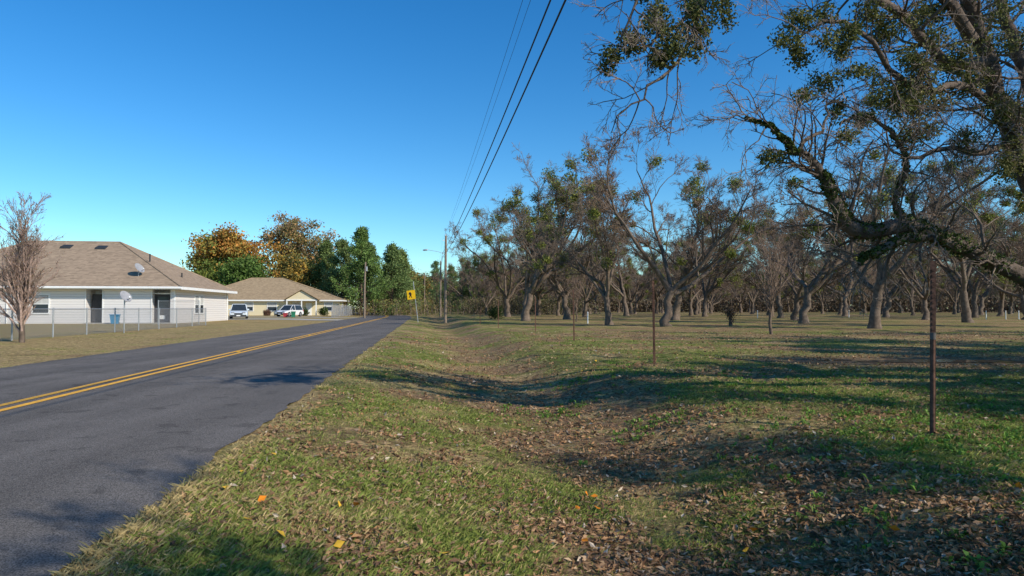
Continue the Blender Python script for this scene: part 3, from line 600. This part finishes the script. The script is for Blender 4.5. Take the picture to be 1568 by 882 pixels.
tube_obj('downspout',[([(.06,13.9,2.75),(.06,13.9,.15)],.045)],6,M_white,H1); tube_obj('downspout_2',[([(-12,-.05,2.75),(-12,-.05,.15)],.045)],6,M_white,H1)
def roofz(yy): return 2.95+(yy+.65)/7.9*4.1
for i,(xx,yy) in enumerate(((-10.9,6.2),(-8.1,6.1))):
    z=roofz(yy); poly('roof_vent_%d'%i,[(xx-.42,yy-.35,z-.16),(xx+.42,yy-.35,z-.16),(xx+.36,yy-.3,z+.02),(xx-.36,yy-.3,z+.02),(xx+.36,yy+.3,z+.22),(xx-.36,yy+.3,z+.22),(xx+.42,yy+.35,z+.16),(xx-.42,yy+.35,z+.16)],[(0,1,2,3),(3,2,4,5),(1,6,4,2),(0,3,5,7),(5,4,6,7)],M_vent,H1)
tube_obj('vent_pipe',[([(-3.4,4,roofz(4)-.2),(-3.4,4,roofz(4)+.45)],.06)],8,M_vent,H1)
tube_obj('vent_pipe_2',[([(-1.2,5,3.2),(-1.2,5,4.3)],.06)],8,M_vent,H1)
def dish(name,loc,r,mast,rz,par=None):
    q=empty(name,loc,rz) if par is None else link(name,None,par,loc,rz)
    v=[];n=20;f=[]
    for k in range(5):
        rr=r*k/4
        for a in range(n):
            an=a*2*math.pi/n; v.append((rr*math.cos(an),-(rr/r)**2*.16*r,rr*1.08*math.sin(an)))
    for k in range(4):
        for a in range(n): f.append((k*n+a,k*n+(a+1)%n,(k+1)*n+(a+1)%n,(k+1)*n+a))
    d=poly('reflector',v,f,mat('dish_grey',(.30,.30,.31),.5),q); d.location=(0,-.05,mast); d.rotation_euler=(math.radians(-35),0,0); d.modifiers.new('s','SOLIDIFY').thickness=.012
    tube_obj('mast',[([(0,0,0),(0,0,mast)],.028)],8,M_steel,q)
    tube_obj('feed_arm',[([(0,-.02,mast-r*.9),(0,-.75*r,mast-r*.55),(0,-1.2*r,mast-.05)],.018)],6,M_steel,q); tube_obj('feed_horn',[([(0,-1.2*r,mast-.06),(0,-1.05*r,mast)],.045)],8,M_white,q)
    return q
dish('roof_satellite_dish',(-3.1,1.0,roofz(1.0)-.02),.42,.65,1.2,H1)
dish('satellite_dish',(*P(190,500,33)[:2],.1),.30,1.75,1.2)
def bin_(name,loc,col,h=1.0):
    m=mat(name+'_plastic',col,.5); q=empty(name,loc,.3)
    v=[(a*w,b*w,z) for z,w in ((.05,.22),(h*.9,.29)) for a,b in ((-1,-1),(1,-1),(1,1),(-1,1))]
    poly('body',v,[(0,3,2,1),(0,1,5,4),(1,2,6,5),(2,3,7,6),(3,0,4,7)],m,q); box('lid',-.32,.32,-.33,.33,h*.9+.002,h,m,q,.03)
    for sx in (-.2,.2): tube_obj('wheel_%s'%('l' if sx<0 else 'r'),[([(sx-.03,.25,.1),(sx+.03,.25,.1)],.1)],12,M_black,q)
bin_('blue_bin',(*P(176,490,51)[:2],.1),(.03,.22,.40),.75)
bin_('green_bin',(*P(449,487,88)[:2],.1),(.02,.16,.09),.8); bin_('red_bin',(*P(437,487,88.5)[:2],.1),(.35,.04,.05),.6)
x,y=W(115.7,-13.9); H2=empty('house',(x,y,0),th)
box('walls',-24,0,0,12,.05,2.55,M_sid2,H2); hip('roof',-24.6,.6,-.6,12.6,-15.5,-10.3,2.66,6.5,M_shi2,H2)
gx0,gx1=-8.2,-3.4; gm=(gx0+gx1)/2
poly('porch_roof',[(gx0-.4,-2.2,2.72),(gm,-2.2,4.35),(gx1+.4,-2.2,2.72),(gx0-.4,3,2.72),(gm,3,4.35),(gx1+.4,3,2.72)],[(0,1,4,3),(1,2,5,4)],M_shi2,H2).modifiers.new('s','SOLIDIFY').thickness=.08
poly('porch_gable',[(gx0,-1.9,2.72),(gx1,-1.9,2.72),(gm,-1.9,4.2)],[(0,1,2)],M_sid2,H2); box('porch_beam',gx0,gx1,-1.98,-1.78,2.5,2.719,M_white,H2)
for i,xx in enumerate((gx0+.1,gm,gx1-.1)): box('porch_column_%d'%i,xx-.08,xx+.08,-1.95,-1.8,.05,2.499,M_white,H2)
window('window_1',-2.4,1.2,.9,2.2,H2); window('window_2',-7.4,1.2,.9,2.2,H2); window('window_3',-11.5,1.4,.9,2.2,H2); window('window_4',-15,1.2,.9,2.2,H2); box('front_door',-5.4,-4.5,-.06,-.003,.1,2.15,M_white,H2)
window('window_5',3,1.2,.9,2.2,H2,'x',0)
GB=np.array([[.05,.08,.02],[.08,.11,.025],[.04,.06,.015]])
for u,v,Yd,r,pal in ((465,484,108,.75,GB),(495,484,110,.85,GB*1.3),(408,483,109,.6,np.array([[.20,.10,.07],[.15,.09,.06]])),(758,497,80,.9,GB)):
    mb=MB(); clump(mb,np.array([0,0,r*.8]),r,1800,.16,pal,1,.95); mb.tubes(np.array([[[0,0,-.1],[0,0,r*.6]]]),np.array([[.06,.05]]),5,BK)
    o=mb.obj('shrub',[M_bark,M_leaf]); q=P(u,v,Yd); o.location=(q[0],Yd,.05)
M_con=mat('concrete_drive',(.42,.38,.32),.9,noise=(1.5,.12))
def slab(name,s0,s1,t0,t1,z):
    n=12; v=[];f=[]
    for i in range(n+1):
        for j in range(2):
            tt=t0+(t1-t0)*i/n; ss=(s0,s1)[j]; x,y=W(ss,tt); v.append((x,y,max(zt(x,y),0)+z))
    for i in range(n): f.append((2*i,2*i+1,2*i+3,2*i+2))
    poly(name,v,f,M_con)
slab('driveway',73,80,-40,RL+.05,.025); slab('driveway',90,95,-32,RL+.05,.025)

def chain(name,s0,s1,t,h=1.15,cross=None,m=M_steel):
    q=empty(name,(0,0,0))
    def XY(a):
        return W(a,t) if cross is None else W(t,a)
    a0,a1=s0,s1; ps=np.arange(a0,a1+.01,2.8); posts=[];
    for a in ps:
        x,y=XY(a); g=zt(x,y); posts.append(([(x,y,g-.1),(x,y,g+h+.05)],.03))
    tube_obj('posts',posts,8,m,q)
    x0,y0=XY(a0); x1,y1=XY(ps[-1]); g0,g1=zt(x0,y0),zt(x1,y1)
    tube_obj('top_rail',[([(x0,y0,g0+h),(x1,y1,g1+h)],.02)],6,m,q)
    L=ps[-1]-a0; k=np.arange(-h+.05,L-.05,.12); A=[];
    for sgn in (0,1):
        b0=np.clip(k,0,L); z0=(b0-k); e1=np.clip(k+h,0,L); z1=e1-k
        if sgn: z0=h-z0; z1=h-z1
        def w3(b,z):
            x,y=XY(a0+b); return np.stack([x,y,g0+(g1-g0)*b/L+z+.02],1)
        A.append(np.stack([w3(b0,z0),w3(e1,z1)],1))
    A=np.concatenate(A); mb=MB(); mb.tubes(A,np.full(A.shape[:2],.0045),3,(.5,.5,.5)); mb.obj('mesh_wire',[m],parent=q)
chain('chain_link_fence',16,52,-15.0); chain('chain_link_fence',-40,-15.0,29.5,cross=True); chain('chain_link_fence',-19.0,-15.0,52,1.7,cross=True)
chain('chain_link_fence',96,128,-12.6,1.7)

def car(name,loc,rz,L_=4.5,Wd=1.8,Hh=1.6,col=(.75,.76,.77)):
    q=empty(name,loc,rz); M_p=mat(name+'_paint',col,.25,.0,noise=(2,.03),spec=.6)
    hb=Hh*.56
    prof=[(-L_/2,.35),(-L_/2+.03,.62),(-L_/2+.12,hb-.08),(-L_/2+.35,hb),(L_*.20,hb),(L_*.36,hb-.08),(L_/2-.06,hb-.25),(L_/2,.55),(L_/2-.03,.32),(L_*.36,.22),(-L_*.36,.22)]
    n=len(prof); v=[];
    secs=[(-Wd/2,.955),(-Wd/2+.08,1.0),(Wd/2-.08,1.0),(Wd/2,.955)]
    for xx,sc in secs:
        for (yy,zz) in prof: v.append((xx,-yy*sc,.22+(zz-.22)*(1 if sc==1 else .97)))
    f=[]
    for k in range(3):
        for j in range(n): f.append((k*n+j,k*n+(j+1)%n,(k+1)*n+(j+1)%n,(k+1)*n+j))
    f.append(tuple(range(n))[::-1]); f.append(tuple(3*n+j for j in range(n)))
    b=poly('body',v,f,M_p,q); bm=b.modifiers.new('b','BEVEL'); bm.width=.05; bm.segments=3; bm.limit_method='ANGLE'
    wb,wt=Wd/2-.07,Wd/2-.24
    gh=[(-wb,-L_*.24,hb),(wb,-L_*.24,hb),(wb,L_/2-.18,hb),(-wb,L_/2-.18,hb),(-wt,-L_*.06,Hh-.05),(wt,-L_*.06,Hh-.05),(wt,L_/2-.5,Hh-.03),(-wt,L_/2-.5,Hh-.03)]
    poly('windows',gh,[(0,1,5,4),(1,2,6,5),(2,3,7,6),(3,0,4,7)],M_glass,q)
    rf=[(-wt-.03,-L_*.075,Hh-.06),(wt+.03,-L_*.075,Hh-.06),(wt+.03,L_/2-.45,Hh-.05),(-wt-.03,L_/2-.45,Hh-.05),(-wt+.1,-L_*.04,Hh),(wt-.1,-L_*.04,Hh),(wt-.1,L_/2-.6,Hh),(-wt+.1,L_/2-.6,Hh)]
    poly('roof',rf,[(0,1,5,4),(1,2,6,5),(2,3,7,6),(3,0,4,7),(4,5,6,7),(3,2,1,0)],M_p,q)
    pl=[]
    for sx in (-1,1):
        for (ya,za,yb,zb,sa,sb) in ((-L_*.24,hb,-L_*.06,Hh-.05,wb,wt),(.2,hb,.2,Hh-.04,wb,wt),(L_/2-.18,hb,L_/2-.5,Hh-.03,wb,wt)): pl.append(([(sx*sa,ya,za),(sx*sb,yb,zb)],.035))
    tube_obj('pillars',pl,6,M_p,q)
    for i,(sx,sy) in enumerate(((-1,-1),(1,-1),(-1,1),(1,1))):
        yy=sy*L_*.30; tube_obj('wheel_%d'%i,[([(sx*(Wd/2-.2),yy,.33),(sx*(Wd/2+.01),yy,.33)],.33)],20,M_black,q); tube_obj('hub_%d'%i,[([(sx*(Wd/2),yy,.33),(sx*(Wd/2+.02),yy,.33)],.19)],14,M_steel,q)
    for sx in (-1,1):
        sd_='l' if sx<0 else 'r'
        box('headlight_'+sd_,sx*Wd/2*.62-.16,sx*Wd/2*.62+.16,-L_/2-.01,-L_/2+.2,.60,.75,M_steel,q,.03)
        box('mirror_'+sd_,sx*(Wd/2+.06)-.09,sx*(Wd/2+.06)+.09,-L_*.18,-L_*.18+.1,hb+.02,hb+.17,M_p,q,.03)
        box('taillight_'+sd_,sx*Wd/2*.82-.08,sx*Wd/2*.82+.08,L_/2-.12,L_/2+.012,.7,.95,mat('red_lens',(.4,.01,.01),.3),q,.02)
    box('grille',-.42,.42,-L_/2-.012,-L_/2+.1,.45,.62,M_black,q,.02); box('bumper',-Wd/2+.1,Wd/2-.1,-L_/2-.05,-L_/2+.1,.28,.42,M_black,q,.03)
    box('licence_plate',-.2,.2,-L_/2-.07,-L_/2-.052,.3,.4,M_white,q)
car('parked_suv',(*P(366,490,75.5)[:2],.16),.35,4.4,1.8,1.62,(.62,.68,.72))
car('parked_car',(*P(443,487,94)[:2],.16),-.3,4.3,1.8,1.6,(.70,.70,.70))

# ---------- camera, light, sky ----------
cam=bpy.data.cameras.new('camera'); co=bpy.data.objects.new('camera',cam); SC.objects.link(co)
cam.lens=24; cam.sensor_width=36; cam.clip_end=6000; cam.clip_start=.05
co.location=(0,0,CAMH); co.rotation_euler=(math.radians(90)+PITCH,0,0); bpy.context.scene.camera=co
AZ,EL=math.radians(123),math.radians(33)
sd=Vector((math.sin(AZ)*math.cos(EL),math.cos(AZ)*math.cos(EL),math.sin(EL)))
sun=bpy.data.lights.new('sun','SUN'); sun.energy=5; sun.angle=math.radians(.5); sun.color=(1,.92,.79)
so=bpy.data.objects.new('sun',sun); SC.objects.link(so); so.rotation_euler=sd.to_track_quat('Z','Y').to_euler()
w=bpy.data.worlds.new('World'); bpy.context.scene.world=w; w.use_nodes=True; N=w.node_tree.nodes; L=w.node_tree.links
sk=N.new('ShaderNodeTexSky'); sk.sky_type='NISHITA'; sk.sun_disc=False; sk.sun_elevation=EL; sk.sun_rotation=AZ; sk.dust_density=.2; sk.air_density=1.0; sk.ozone_density=2.0; sk.altitude=100
bg=N['Background']; bg.inputs['Strength'].default_value=.148
hs=N.new('ShaderNodeHueSaturation'); hs.inputs['Saturation'].default_value=1.4; hs.inputs['Hue'].default_value=.5; L.new(sk.outputs[0],hs.inputs['Color'])
tm=N.new('ShaderNodeMix'); tm.data_type='RGBA'; tm.blend_type='MULTIPLY'; tm.inputs[0].default_value=1; tm.inputs[7].default_value=(.70,.98,1.10,1); L.new(hs.outputs[0],tm.inputs[6]); L.new(tm.outputs[2],bg.inputs['Color'])
vs=bpy.context.scene.view_settings; vs.view_transform='Standard'; vs.look='None'; vs.exposure=0; vs.gamma=1
